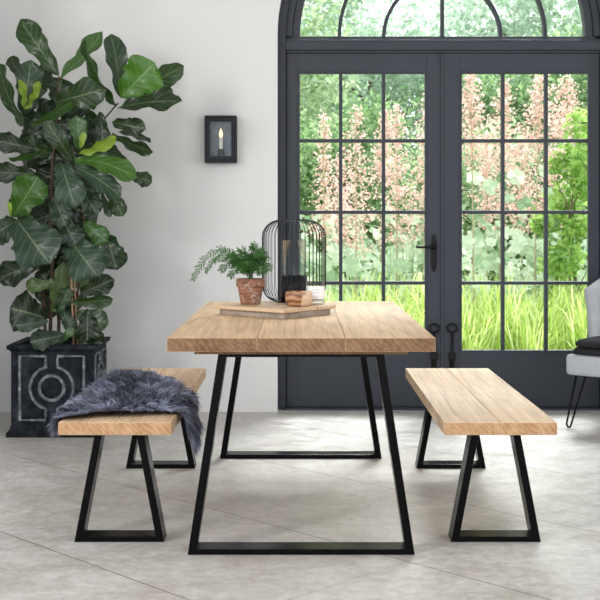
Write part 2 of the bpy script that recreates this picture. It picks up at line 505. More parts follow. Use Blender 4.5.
M['tree_c'] = leaf_mat('blue_green_leaves', [(.26, .38, .25), (.48, .60, .46), (.70, .79, .66)], .5)  # distance haze put into the leaf colour, paled and greyed
M['shrub'] = leaf_mat('bright_shrub_leaves', [(.20, .38, .09), (.36, .56, .14), (.56, .72, .25)], .5)
M['plume'] = leaf_mat('pink_plume_florets', [(.66, .36, .32), (.82, .58, .52), (.92, .78, .72)], .45)
M['plume_leaf'] = leaf_mat('grey_green_lobed_leaves', [(.17, .30, .13), (.48, .60, .42), (.80, .86, .70)], .5)
M['grass'] = leaf_mat('bright_grass_blades', [(.20, .36, .05), (.58, .71, .18), (.90, .94, .52)], .55)
M['stem'] = plain('plume_stem', (.45, .38, .25), .7)
M['lawn'] = plain('garden_soil_and_turf', (.16, .22, .07), .95, 0, .1, .35, 5, .5)

mb = MB(); mb.box(-30, 34, 7.36, 60, -.25, -.12)
tag(mb.build('garden_ground', M['lawn']), 'green garden ground outside the doors', None, None, 'structure')

def quad_leaf(mb, c, size, rr, asp=.55):
    """one small pointed leaf, folded a little along its midrib"""
    d = Vector((rr.gauss(0, 1), rr.gauss(0, 1), rr.gauss(0, .8))); d.normalize()
    w = d.cross(Vector((rr.gauss(0, 1), rr.gauss(0, 1), rr.gauss(0, 1)))); w.normalize()
    n = d.cross(w) * size * .12
    a = c - d * size * .5; b = c + d * size * .5; m = c + d * size * .05
    mb.add([a, m + w * size * asp * .5 + n, b, m - w * size * asp * .5 + n], [(0, 1, 2, 3)])

def tree(name, x, y, h, rx, rz_, nleaf, mat, label, cat, size=.16, low=.3, group=None, blobs=16, seed=1, girth=1.0):
    rr = random.Random(seed)
    t = thing(name, (x, y, -.12), label, cat, group)
    mb = MB()
    top = h * .75
    mb.tube([(0, 0, 0), (.04, .02, top * .4), (-.03, .03, top * .75), (.02, 0, top)], [h * .03 * girth, h * .024 * girth, h * .016 * girth, h * .008 * girth], 8)
    for k in range(6):
        a = k * 2.4 + seed; z0 = top * (.35 + .1 * k)
        mb.tube([(0, 0, z0), (rx * .3 * math.cos(a), rx * .3 * math.sin(a), z0 + h * .1), (rx * .6 * math.cos(a), rx * .6 * math.sin(a), z0 + h * .17)], [h * .011 * girth, h * .008 * girth, h * .004 * girth], 6)
    mb.build('trunk', M['bark'], t, smooth=True)
    mb = MB()
    cz = (h + low) / 2
    bl = []
    for k in range(blobs):
        a = rr.uniform(0, 2 * PI); q = rr.uniform(.25, .8); zz = rr.uniform(-.85, .85)
        s_ = math.sqrt(max(.05, 1 - zz * zz))
        bl.append((Vector((rx * q * s_ * math.cos(a), rx * q * s_ * math.sin(a), cz + rz_ * zz)), rr.uniform(.3, .5) * rx))
    for k in range(int(nleaf * 2.3)):
        b, br = bl[k % blobs]
        d = Vector((rr.gauss(0, 1), rr.gauss(0, 1), rr.gauss(0, 1))); d.normalize()
        c = b + d * br * rr.uniform(.45, 1.05) * (1 if rr.random() < .85 else 1.25)
        if c.z < .05: c.z = .05 + rr.random() * .2
        quad_leaf(mb, c, size * .62 * rr.uniform(.6, 1.3), rr)
    mb.build('crown', mat, t, fix=False)
    return t
TG = 'trees and bushes at the back of the garden'
tree('garden_tree', -.9, 17, 5.2, 2.1, 2.2, 5200, M['tree_a'], 'pale green tree seen past the left edge of the left door', 'tree', .2, .4, TG, 20, 3)
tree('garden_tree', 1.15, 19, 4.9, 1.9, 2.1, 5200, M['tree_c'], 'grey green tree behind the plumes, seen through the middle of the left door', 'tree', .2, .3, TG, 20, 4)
tree('garden_tree', 2.6, 16.5, 3.3, 1.5, 1.5, 4800, M['tree_b'], 'dark green tree behind the join of the two doors', 'tree', .17, .2, TG, 20, 5)
tree('garden_tree', 4.1, 16, 3.9, 1.7, 1.8, 5200, M['tree_b'], 'mid green tree behind the plumes, seen through the middle of the right door', 'tree', .17, .2, TG, 20, 6)
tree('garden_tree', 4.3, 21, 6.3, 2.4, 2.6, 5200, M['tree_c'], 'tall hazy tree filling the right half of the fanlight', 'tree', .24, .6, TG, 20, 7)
tree('garden_tree', 6.6, 18, 5.2, 2.3, 2.3, 4600, M['tree_a'], 'pale tree beyond the right edge of the right door', 'tree', .2, .3, TG, 18, 8)
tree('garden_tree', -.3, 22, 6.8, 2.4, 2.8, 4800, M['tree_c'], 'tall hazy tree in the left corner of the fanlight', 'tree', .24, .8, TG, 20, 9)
tree('garden_bush', .55, 13.4, 2.75, 1.15, 1.25, 4200, M['tree_b'], 'rounded mid green bush behind plumes in the left door', 'bush', .13, .05, TG, 18, 10)
tree('garden_bush', 2.05, 14, 2.2, 1.2, 1.1, 3600, M['tree_a'], 'pale green bush low behind the meeting stiles of the doors', 'bush', .13, .05, TG, 18, 11)
tree('garden_bush', 3.4, 13.6, 2.3, 1.2, 1.15, 4200, M['tree_b'], 'dark bush behind plumes in the right door', 'bush', .13, .05, TG, 18, 12)
tree('leafy_shrub', P(573, 0, 9.6).x, 9.6, 2.2, .34, 1.1, 1700, M['shrub'], 'bright leafy upright shrub in the rightmost column of panes', 'shrub', .13, .1, None, 26, 13, .3)

def lobed_leaf(mb, c, r, nrm, rr):
    nrm = nrm.normalized(); a = nrm.orthogonal().normalized(); b = nrm.cross(a)
    n = 22; vs = [c]
    ph = rr.uniform(0, 6.28)
    for i in range(n):
        th = 2 * PI * i / n
        q = r * (.72 + .28 * abs(math.sin(th * 3.5 + .3))) * (1 if th > .3 else .6)
        vs.append(c + (a * math.cos(th + ph) + b * math.sin(th + ph)) * q + nrm * (.12 * r * math.sin(3 * th)))
    mb.add(vs, [(0, i + 1, (i + 1) % n + 1) for i in range(n)])

def plume(px, ptop, pbot, Y, wpx, label, seed, lean=0.0, dens=1.0):
    rr = random.Random(seed)
    base = P(px, 0, Y).x; top = P(px, ptop, Y).z; bot = P(px, pbot, Y).z
    t = thing('plume_poppy', (base, Y, -.12), label, 'flower', 'pink plume flowers beyond the doors')
    H = top + .12; B = bot + .12; wd = wpx * Y / FPX
    mb = MB()
    ln = lambda z: lean * (z / H) ** 2
    mb.tube([(ln(z), 0, z) for z in [H * k / 8 for k in range(9)]], [.010 - .0008 * k for k in range(9)], 6)
    mb.build('stem', M['stem'], t, smooth=True)
    mb = MB(); tw = MB()
    nb = 34
    for k in range(nb):
        q = (k + .5) / nb
        z = B + (H - B) * q
        L = wd * .5 * (1 - q) ** .75 * rr.uniform(.55, 1.2) + .012
        a = k * 2.4 + rr.uniform(-.4, .4)
        p0 = Vector((ln(z), 0, z)); dirv = Vector((math.cos(a), math.sin(a), rr.uniform(.55, 1.1)))
        p1 = p0 + dirv * L
        tw.tube([p0, p1], [.003, .0015], 4)
        nn = int((12 + 190 * L) * dens)
        for j in range(nn):
            u_ = rr.uniform(.15, 1.05)
            c = p0.lerp(p1, u_) + Vector((rr.gauss(0, 1), rr.gauss(0, 1), rr.gauss(0, 1))) * (.022 + .018 * L)
            quad_leaf(mb, c, rr.uniform(.016, .036), rr, .7)
    pl = mb.build('plume', M['plume'], t, fix=False)
    tw.build('branch', M['stem'], pl, fix=False)
    mb = MB()
    for k in range(9):
        z = B * (.30 + .085 * k) + rr.uniform(-.05, .05)
        a = k * 2.4 + rr.random(); L = rr.uniform(.10, .26)
        c = Vector((ln(z) + L * math.cos(a), L * math.sin(a), z))
        lobed_leaf(mb, c, rr.uniform(.05, .10), Vector((math.cos(a) * .7, -abs(math.sin(a)) - .4, rr.uniform(.3, 1.0))), rr)
        mb.tube([(ln(z), 0, z - .04), c], [.004, .003], 4)
    mb.build('leaves', M['plume_leaf'], t, fix=False)
plume(324, 114, 250, 9.8, 36, 'pink plume leftmost in the left door', 21)
plume(356, 108, 258, 9.4, 46, 'full pink plume behind the middle column of the left door', 22)
plume(380, 110, 190, 10.4, 30, 'slim pink plume right of the full one in the left door', 23, .05)
plume(397, 107, 250, 9.7, 50, 'broad pale plume in the right column of the left door', 24)
plume(422, 92, 240, 10.1, 40, 'tall plume against the right edge of the left door glass', 25, .06)
plume(341, 158, 250, 10.6, 40, 'short pale plume between the two left ones in the left door', 26)
plume(446, 120, 255, 10.4, 36, 'plume half hidden behind the meeting stiles', 27)
plume(474, 72, 170, 9.5, 48, 'tall pink plume in the left column of the right door', 28, -.03)
plume(499, 82, 175, 9.9, 42, 'leaning pink plume right of the tall one in the right door', 29, .05)
plume(534, 76, 165, 9.6, 52, 'wide pink plume in the middle column of the right door', 30, .06)
plume(562, 80, 160, 10.2, 46, 'pink plume behind the bright shrub in the right door', 31, .05)
plume(487, 138, 235, 10.8, 50, 'low pale plume below the left column of the right door', 32)
plume(522, 140, 240, 10.5, 60, 'low broad plume below the wide one in the right door', 33)
plume(552, 150, 235, 10.9, 46, 'low plume left of the bright shrub', 34)
# foreground grass border
mb = MB(); rr = random.Random(5)
for k in range(380):
    cx = rr.uniform(-.9, 3.3); cy = rr.uniform(7.95, 9.4)
    hgt = rr.uniform(.50, .82) + .12 * (cy - 7.7)
    for j in range(17):
        a = rr.uniform(0, 2 * PI); sp_ = rr.uniform(.10, .42); h = hgt * rr.uniform(.7, 1.05)
        w = rr.uniform(.005, .010)
        d = Vector((math.cos(a), math.sin(a), 0)); s_ = Vector((-math.sin(a), math.cos(a), 0)) * w
        b0 = Vector((cx + rr.gauss(0, .03), cy + rr.gauss(0, .03), -.12))
        pts = [b0 + d * (sp_ * u_ ** 1.8) + Vector((0, 0, h * (u_ * 1.18 - .22 * u_ ** 3.2))) for u_ in (0, .3, .55, .8, 1)]
        vs = []
        for i, p in enumerate(pts[:-1]):
            ww = s_ * (1 - .16 * i); vs += [p - ww, p + ww]
        vs.append(pts[-1] + d * .02 - Vector((0, 0, .04 * sp_)))
        mb.add(vs, [(0, 1, 3, 2), (2, 3, 5, 4), (4, 5, 7, 6), (6, 7, 8)])
tag(mb.build('ornamental_grass', M['grass'], fix=False), 'bright yellow-green arching grass growing outside the lower door panes', 'grass', None, 'stuff')
# broad grey-green foliage behind the grass
mb = MB(); rr = random.Random(9)
for k in range(1500):
    x = rr.uniform(-.9, 3.9); y = rr.uniform(9.6, 11.6); z = rr.uniform(.1, .95 + .35 * rr.random())
    lobed_leaf(mb, Vector((x, y, z)), rr.uniform(.025, .07), Vector((rr.uniform(-1.4, 1.4), -1, rr.uniform(-.3, 1.6))), rr)
    if k % 5 == 0: mb.tube([(x, y + .05, -.12), (x, y + .02, z)], .004, 4)
tag(mb.build('border_foliage', M['plume_leaf'], fix=False), 'grey green lobed leaves massed behind the grass under the plumes', 'foliage', None, 'stuff')

# ------------------------------------------------------------------ dining table
def trapezoid_leg(zt, wb, wt, y0, y1, tw, tb, top=True):
    """closed trapezoid of flat steel bar, local to the thing's base"""
    out = [(-wb / 2, 0), (wb / 2, 0), (wt / 2, zt), (-wt / 2, zt)]
    k = (wb - wt) / 2 / zt
    zi0, zi1 = tb, zt - .012
    hw = tw
    inn = [(-wb / 2 + k * zi0 + hw, zi0), (wb / 2 - k * zi0 - hw, zi0), (wb / 2 - k * zi1 - hw, zi1), (-wb / 2 + k * zi1 + hw, zi1)]
    mb = MB()
    vs = [(x, y, z) for y in (y0, y1) for (x, z) in out + inn]
    fs = []
    for i in range(4):
        j = (i + 1) % 4
        fs += [(i, j, 4 + j, 4 + i), (8 + j, 8 + i, 12 + i, 12 + j), (j, i, 8 + i, 8 + j), (4 + i, 4 + j, 12 + j, 12 + i)]
    mb.add(vs, fs)
    return mb
def planks(parent, xs, y0, y1, z0, z1, mats, bev=.003, jag=0.004):
    for i, (a, b) in enumerate(xs):
        mb = MB()
        n = 10
        dy = R.uniform(-jag, jag)
        mb.box(a, b, y0 + dy, y1 + R.uniform(-jag, jag), z0, z1)
        o = mb.build('plank', mats, parent, bevel=bev, seg=3)
        for p in o.data.polygons:
            if abs(p.normal.y) > .75: p.material_index = 1
TY0, TL = 3.985, 1.80
tab = thing('dining_table', (.004, TY0, 0), 'pale wooden plank dining table on black trapezoid steel legs', 'table')
planks(tab, [(-.462, -.1525), (-.1513, .1513), (.1525, .462)], 0, TL, .712, .760, [M['table_wood'], M['table_end']])
for y in (.03, TL - .16):
    mb = MB(); mb.box(-.37, .37, y, y + .12, .700, .7118)
    mb.build('batten', [M['table_end'], M['table_end']], tab, bevel=.002)
for y0, y1 in ((.048, .142), (1.675, 1.769 - .002)):
    trapezoid_leg(.6998, .79, .577, y0, y1, .029, .020).build('leg', M['leg_steel'], tab, bevel=.0025)

# ------------------------------------------------------------------ benches
def make_bench(loc, label):
    b = thing('bench', loc, label, 'bench', 'wooden benches beside the table')
    planks(b, [(-.20, -.0005), (.0005, .20)], 0, 1.50, .405, .450, [M['bench_wood'], M['bench_end']])
    for y0 in (.095, 1.335):
        trapezoid_leg(.4048, .325, .172, y0, y0 + .09, .027, .020).build('leg', M['leg_steel'], b, bevel=.002)
    return b
bl = make_bench((-.654, 4.10, 0), 'wooden bench on black legs, partly covered by a grey fur throw')
br = copy_tree(bl)
br.location = (.709, 4.10, 0)
br['label'] = 'bare wooden bench on black legs, right of the table in front of the doors'

# ------------------------------------------------------------------ fur throw over the left bench
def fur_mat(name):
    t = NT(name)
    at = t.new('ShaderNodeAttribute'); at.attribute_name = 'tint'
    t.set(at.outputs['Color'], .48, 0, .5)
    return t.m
M['fur'] = fur_mat('blue_grey_fur')
M['pelt'] = plain('grey_pelt', (.05, .052, .065), .9, 0, .2, .3, 30, .4)
BX, BY, BZ = -.654, 4.10, .450
fur = thing('fur_throw', (BX, BY, BZ), 'blue grey shaggy fur throw draped across the left bench', 'throw')
HWB = .204
def drape(s, y, lift=.008):
    """s = distance across the bench from its middle; past the edge it hangs down"""
    e = HWB - .012
    sg = 1 if s >= 0 else -1; a = abs(s)
    rad = .020 + lift
    if a <= e: return Vector((s, y, lift + .012 * (1 - (a / e) ** 2))), Vector((0, 0, 1))
    arc = rad * PI / 2
    if a < e + arc:
        th = (a - e) / rad
        return Vector((sg * (e + rad * math.sin(th)), y, lift - rad + rad * math.cos(th))), Vector((sg * math.sin(th), 0, math.cos(th)))
    h = a - e - arc
    return Vector((sg * (e + rad + .02 * math.sin(h * 14)), y, lift - rad - h)), Vector((sg, 0, .12)).normalized()
def interp(tb, q):
    for (a, va), (b, vb) in zip(tb[:-1], tb[1:]):
        if a <= q <= b:
            u_ = (q - a) / (b - a); u_ = u_ * u_ * (3 - 2 * u_)
            return va + (vb - va) * u_
    return tb[0][1] if q < tb[0][0] else tb[-1][1]
# outline: front hem and back hem (y from the bench's near end) for each distance s across
S0, S1 = -.272, .365
front = [(-.272, .27), (-.25, .11), (-.20, .04), (-.05, .09), (.10, .14), (.19, .16), (.26, .19), (.32, .25), (.365, .33)]
back = [(-.272, .80), (-.25, 1.06), (-.16, 1.20), (-.06, 1.13), (.06, .95), (.20, .62), (.28, .53), (.33, .45), (.365, .37)]
NS, NTT = 60, 50
mb = MB(); grid = []
for i in range(NS + 1):
    s_ = S0 + (S1 - S0) * i / NS
    a, b = interp(front, s_), interp(back, s_)
    row = []
    for j in range(NTT + 1):
        y = a + (b - a) * j / NTT
        p, n_ = drape(s_, y)
        p += n_ * (.006 * noise.noise(Vector((s_ * 9, y * 9, 0))) + .003)
        if n_.z > .5: p.z = max(p.z, .004)
        row.append(p)
    grid.append(row)
vs = [p for row in grid for p in row]; fs = []
for i in range(NS):
    for j in range(NTT):
        q = i * (NTT + 1) + j
        fs.append((q, q + NTT + 1, q + NTT + 2, q + 1))
mb.add(vs, fs)
mb.build('pelt', M['pelt'], fur, smooth=True, fix=False)
mb = MB(); mb.c = []
rr = random.Random(11)
clump = {}
def clump_of(s_, y):
    k = (int(math.floor(s_ / .024)), int(math.floor(y / .028)))
    if k not in clump:
        n3 = noise.noise(Vector((s_ * 6.5, y * 5.0, 3.3))); n4 = noise.noise(Vector((s_ * 6.5, y * 5.0, 9.1)))
        clump[k] = ((k[0] + rr.uniform(.2, .8)) * .024, (k[1] + rr.uniform(.2, .8)) * .028, n3 * 1.5 + rr.gauss(0, .35), n4 * 1.5 + rr.gauss(0, .35), rr.random())
    return clump[k]
for k in range(34000):
    s_ = rr.uniform(S0, S1)
    a, b = interp(front, s_), interp(back, s_)
    if rr.random() > (b - a) / 1.05: continue
    y = rr.uniform(a, b)
    p, n_ = drape(s_, y, .012)
    cs, cy_, gs, gy, cr = clump_of(s_, y)
    tx = drape(s_ + .01, y, .012)[0] - drape(s_ - .01, y, .012)[0]; tx.normalize()
    ty = Vector((0, 1, 0))
    # combed outwards from the spine of the skin and a little towards the near end
    side = max(-1, min(1, s_ / .18))
    L = rr.uniform(.030, .056)
    dirv = n_ * .50 + tx * (side * .55 + gs * .55) + ty * (gy * .55 - .25 + (.5 if y > b - .08 else 0) - (.35 if y < a + .07 else 0)) + Vector((0, 0, -.35 if abs(s_) > .2 else -.05))
    dirv += Vector((rr.gauss(0, .13), rr.gauss(0, .13), rr.gauss(0, .10)))
    dirv.normalize()
    ctr = drape(cs, cy_, .012)[0]
    pull = (ctr - p); pull -= n_ * pull.dot(n_)
    w = tx.cross(dirv)
    w = dirv.cross(Vector((rr.gauss(0, 1), rr.gauss(0, 1), rr.gauss(0, 1)))); w.normalize(); w *= rr.uniform(.0009, .0018)
    bend = Vector((0, 0, -L * .28)) + pull * .65
    p1 = p + dirv * L * .5 + bend * .30
    p2 = p + dirv * L + bend
    if abs(s_) < HWB - .02:
        for q in (p1, p2): q.z = max(q.z, .012)
    mb.add([p - w, p + w, p1 + w * .9, p1 - w * .9, p2], [(0, 1, 2, 3), (3, 2, 4)])
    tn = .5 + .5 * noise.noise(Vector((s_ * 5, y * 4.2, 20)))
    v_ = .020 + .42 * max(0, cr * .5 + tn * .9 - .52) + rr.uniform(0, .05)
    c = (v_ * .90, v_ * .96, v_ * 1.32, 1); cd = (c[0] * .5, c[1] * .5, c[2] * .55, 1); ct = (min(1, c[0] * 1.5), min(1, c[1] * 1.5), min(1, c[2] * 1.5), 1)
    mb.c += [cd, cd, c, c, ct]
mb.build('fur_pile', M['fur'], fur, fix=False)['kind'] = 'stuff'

# ------------------------------------------------------------------ lead planter with fiddle leaf fig
t = NT('aged_lead')
n1 = t.noise(t.coord(), 9, 6, .65, .6); n2 = t.noise(t.coord(scale=(1, 1, .35)), 30, 5, .7)
ge = t.new('ShaderNodeNewGeometry')
c = t.ramp(n1, [(.4, (.005, .006, .009)), (.55, (.011, .013, .018)), (.68, (.040, .046, .058))])
c = t.mix(.25, c, t.ramp(n2, [(.42, (.005, .006, .008)), (.62, (.055, .062, .074))]))
t.set(c, .65, 0, .08); t.bump(n2, .25, .003)
M['lead'] = t.m
t = NT('worn_lead_moulding')
n1 = t.noise(t.coord(), 22, 5, .7)
t.set(t.ramp(n1, [(.38, (.05, .056, .067)), (.52, (.13, .142, .163)), (.64, (.30, .32, .35))]), .55, .1, .4)
M['lead_worn'] = t.m
PX, PYF = -1.333, 6.23
fig = thing('potted_fig', (PX, PYF + .22, 0), 'tall fiddle leaf fig in a square dark lead planter against the wall', 'plant')
HB = .22
mb = MB()
# hollow square body
zb, zt = .05, .465
o_ = [(-HB, -HB), (HB, -HB), (HB, HB), (-HB, HB)]; i_ = [(-HB + .03, -HB + .03), (HB - .03, -HB + .03), (HB - .03, HB - .03), (-HB + .03, HB - .03)]
vs = [(x, y, zb) for x, y in o_] + [(x, y, zt) for x, y in o_] + [(x, y, zt) for x, y in i_] + [(x, y, .40) for x, y in i_]
fs = [(3, 2, 1, 0)]
for a in range(4):
    b = (a + 1) % 4
    fs += [(a, b, 4 + b, 4 + a), (4 + a, 4 + b, 8 + b, 8 + a), (8 + a, 8 + b, 12 + b, 12 + a)]
fs.append((12, 13, 14, 15))
mb.add(vs, fs)
pot = mb.build('planter', M['lead'], fig, bevel=.004)
def sq_ring(mb, prof, inner):
    """square moulding: prof of (half-size, z) swept round, closed towards the inner half-size"""
    rings = [[(-h, -h, z), (h, -h, z), (h, h, z), (-h, h, z)] for h, z in prof + [(inner, prof[-1][1]), (inner, prof[0][1])]]
    k = len(rings); vs = [p for rg in rings for p in rg]; fs = []
    for i in range(k):
        j = (i + 1) % k
        for a in range(4):
            b = (a + 1) % 4
            fs.append((i * 4 + a, i * 4 + b, j * 4 + b, j * 4 + a))
    mb.add(vs, fs)
mb = MB(); sq_ring(mb, [(.222, .458), (.228, .466), (.238, .472), (.240, .480), (.240, .493)], .188)
mb.build('rim', M['lead'], pot, bevel=.002)
mb = MB(); sq_ring(mb, [(.242, 0), (.242, .022), (.232, .034), (.225, .042), (.222, .062)], .15)
mb.build('plinth', M['lead'], pot, bevel=.002)
# raised strapwork on each of the four faces
cz = .262; PW, PH = .172, .172
def panel_curves():
    cs = []
    ra = .116; gx = .032
    for sg in (-1, 1):
        th0 = math.acos(gx / ra)
        arc = [(sg * ra * math.cos(a), cz + ra * math.sin(a)) for a in [th0 - 2 * th0 * i / 24 for i in range(25)]]
        pts = [(sg * gx, cz + PH), (sg * gx, cz + PH * .86)] + arc + [(sg * gx, cz - PH * .86), (sg * gx, cz - PH), (sg * PW, cz - PH), (sg * PW, cz + PH)]
        cs.append((pts, .009))
    cs.append(([(.066 * math.cos(2 * PI * i / 40), cz + .066 * math.sin(2 * PI * i / 40)) for i in range(40)], .0105))
    return cs
for k in range(4):
    Mz = Matrix.Rotation(k * PI / 2, 4, 'Z')
    mb = MB()
    for pts, r in panel_curves():
        # resample straight runs so corners stay tight
        mb.tube([Mz @ Vector((x, -HB - .0015, z)) for x, z in pts], r, 8, closed=True)
    mb.build('strapwork', M['lead_worn'], pot, smooth=True)
    mb = MB()
    ring = []
    mbd = [(0, .010), (.048, .008), (.056, .0)]
    mb.lathe([(.057, 0), (.050, .006), (.03, .0085), (0, .009)], n=32)
    dsk = mb.build('boss', M['lead'], pot, smooth=True)
    dsk.matrix_local = Mz @ Matrix.Translation((0, -HB, cz)) @ Matrix.Rotation(PI / 2, 4, 'X')
mb = MB()
vs = []; nn = 14
for i in range(nn + 1):
    for j in range(nn + 1):
        x = -.188 + .376 * i / nn; y = -.188 + .376 * j / nn
        vs.append((x, y, .445 + .012 * noise.noise(Vector((x * 14, y * 14, 2)))))
mb.add(vs, [(i * (nn + 1) + j, (i + 1) * (nn + 1) + j, (i + 1) * (nn + 1) + j + 1, i * (nn + 1) + j + 1) for i in range(nn) for j in range(nn)])
mb.build('soil', M['soil'], fig, smooth=True, fix=False)

ORG = Vector((PX, PYF + .22, 0))
M['trunk'] = plain('fig_stem_bark', (.085, .055, .038), .8, 0, .2, .4, 40, .5)
M['cane'] = plain('support_cane', (.36, .22, .14), .6, 0, .3, .25, 30)
YP = 6.45
def L_(px, py, Y=YP): return P(px, py, Y) - ORG
mb = MB()
stems = [([(50, 338), (51, 300), (53, 250), (50, 215), (52, 165), (57, 120), (59, 76)], .011, 6.42),
         ([(58, 338), (60, 290), (66, 240), (72, 200), (73, 165), (95, 130), (118, 103)], .010, 6.50),
         ([(46, 338), (44, 300), (38, 250), (30, 210), (24, 170), (24, 125), (24, 108)], .009, 6.47),
         ([(72, 338), (76, 310), (80, 270), (84, 230), (82, 190), (80, 155)], .008, 6.38)]
for pts, r, Y in stems:
    q = [L_(x, y, Y + .02 * math.sin(i * 1.7)) for i, (x, y) in enumerate(pts)]
    q[0].z = .44
    fine = []
    for a, b in zip(q[:-1], q[1:]):
        fine += [a.lerp(b, u_) for u_ in (0, .33, .66)]
    fine.append(q[-1])
    mb.tube(fine, [r * (1 - .6 * i / len(fine)) for i in range(len(fine))], 8)
mb.build('trunk', M['trunk'], fig, smooth=True)
for x0, x1, Y in ((74, 69, 6.33), (78, 71, 6.35)):
    mb = MB(); a = L_(x0, 338, Y); a.z = .43; b = L_(x1, 215, Y + .04)
    mb.tube([a, b], .0055, 8)
    mb.build('support_cane', M['cane'], fig, smooth=True)

def fig_leaf_mat(name):
    t = NT(name)
    tc = t.new('ShaderNodeTexCoord'); sp = t.new('ShaderNodeSeparateXYZ'); t.link(tc.outputs['UV'], sp.inputs[0])
    at = t.new('ShaderNodeAttribute'); at.attribute_name = 'tint'
    ax = t.math('ABSOLUTE', sp.outputs['X'])
    mid = t.math('LESS_THAN', ax, .045)
    sv = t.math('FRACT', t.math('SUBTRACT', t.math('MULTIPLY', sp.outputs['Y'], 6.5), t.math('MULTIPLY', ax, 1.9)))
    side = t.math('MULTIPLY', t.math('LESS_THAN', t.math('ABSOLUTE', t.math('SUBTRACT', sv, .5)), .05), .65)
    vein = t.math('MAXIMUM', mid, side)
    n = t.noise(t.coord(), 30, 4, .6)
    c = t.mix(.35, at.outputs['Color'], t.mix(1.0, at.outputs['Color'], t.ramp(n, [(.3, .45), (.7, 1.0)]), 'MULTIPLY'))
    c = t.mix(t.math('MULTIPLY', vein, .45), c, t.mix(.5, at.outputs['Color'], (.42, .52, .26)))
    t.set(c, .30, 0, .45)
    t.bump(t.math('ADD', t.math('MULTIPLY', n, .4), t.math('MULTIPLY', t.math('SUBTRACT', 1.0, t.math('MULTIPLY', t.math('ABSOLUTE', t.math('SUBTRACT', sv, .5)), 2)), .5)), .35, .006)
    tl = t.new('ShaderNodeBsdfTranslucent'); t.link(t.mix(.4, c, (.30, .60, .06)), tl.inputs[0])
    ms = t.new('ShaderNodeMixShader'); ms.inputs[0].default_value = .12
    t.link(t.b.outputs[0], ms.inputs[1]); t.link(tl.outputs[0], ms.inputs[2]); t.link(ms.outputs[0], t.out.inputs[0])
    return t.m
M['fig_leaf'] = fig_leaf_mat('fig_leaf')
TINT = {'d': (.005, .016, .006), 'm': (.011, .038, .008), 'b': (.045, .135, .012), 'g': (.014, .036, .020), 'y': (.22, .34, .03), 'o': (.10, .16, .05), 'l': (.038, .10, .022)}  # g is greyed to carry leaf sheen in the colour
WPROF = [(0, .07), (.06, .30), (.15, .52), (.28, .62), (.40, .66), (.55, .86), (.70, 1.0), (.83, .93), (.92, .68), (.97, .40), (1.0, .05)]
def fig_leaf(mb, base, tip, wpx, tint, roll, curl, rr):
    ax = tip - base; Ln = ax.length; d = ax.normalized()
    mid = (base + tip) / 2 + ORG
    view = (Vector((0, 0, CAMZ)) - mid).normalized()
    wm = wpx * mid.y / FPX
    real = max(wm, .40 * Ln)
    th = math.acos(min(1, wm / real)) * roll
    side = d.cross(view); side.normalize()
    side = side * math.cos(th) + (d.cross(side)) * math.sin(th); side.normalize()
    nrm = side.cross(d); nrm.normalize()
    if nrm.dot(view) < 0 and abs(th) < .3: nrm = -nrm
    NU, NV = 16, 8
    pet = .07
    ph = rr.uniform(0, 6.28); fold = rr.uniform(.08, .30); wav = rr.uniform(.05, .11)
    col = Vector(TINT[tint]) * rr.uniform(.8, 1.25)
    o = len(mb.v); vs = []
    for i in range(NU + 1):
        u_ = i / NU
        w = interp(WPROF, u_) * real * .5 * (1 + .07 * math.sin(u_ * 21 + ph) + .04 * math.sin(u_ * 37 + 2 * ph))
        c = base + ax * u_ + nrm * (curl * Ln * math.sin(PI * u_) - curl * .6 * Ln * max(0, u_ - .6) ** 1.5)
        for j in range(NV + 1):
            v_ = -1 + 2 * j / NV
            e = abs(v_)
            p = c + side * (w * v_ * (1 - .10 * e * e)) + nrm * (fold * w * (e ** 1.4) + wav * real * math.sin(u_ * 15 + ph + (1.7 if v_ > 0 else 0)) * e ** 1.6)
            # raised quilting between side veins
            p += nrm * (.010 * real * math.cos((u_ * 6.5 - e * 1.9) * 2 * PI) * (1 - e))
            vs.append(p); mb.uv.append((v_, u_)); mb.c.append((col.x, col.y, col.z, 1))
    fs = [(i * (NV + 1) + j, (i + 1) * (NV + 1) + j, (i + 1) * (NV + 1) + j + 1, i * (NV + 1) + j + 1) for i in range(NU) for j in range(NV)]
    mb.add(vs, fs)
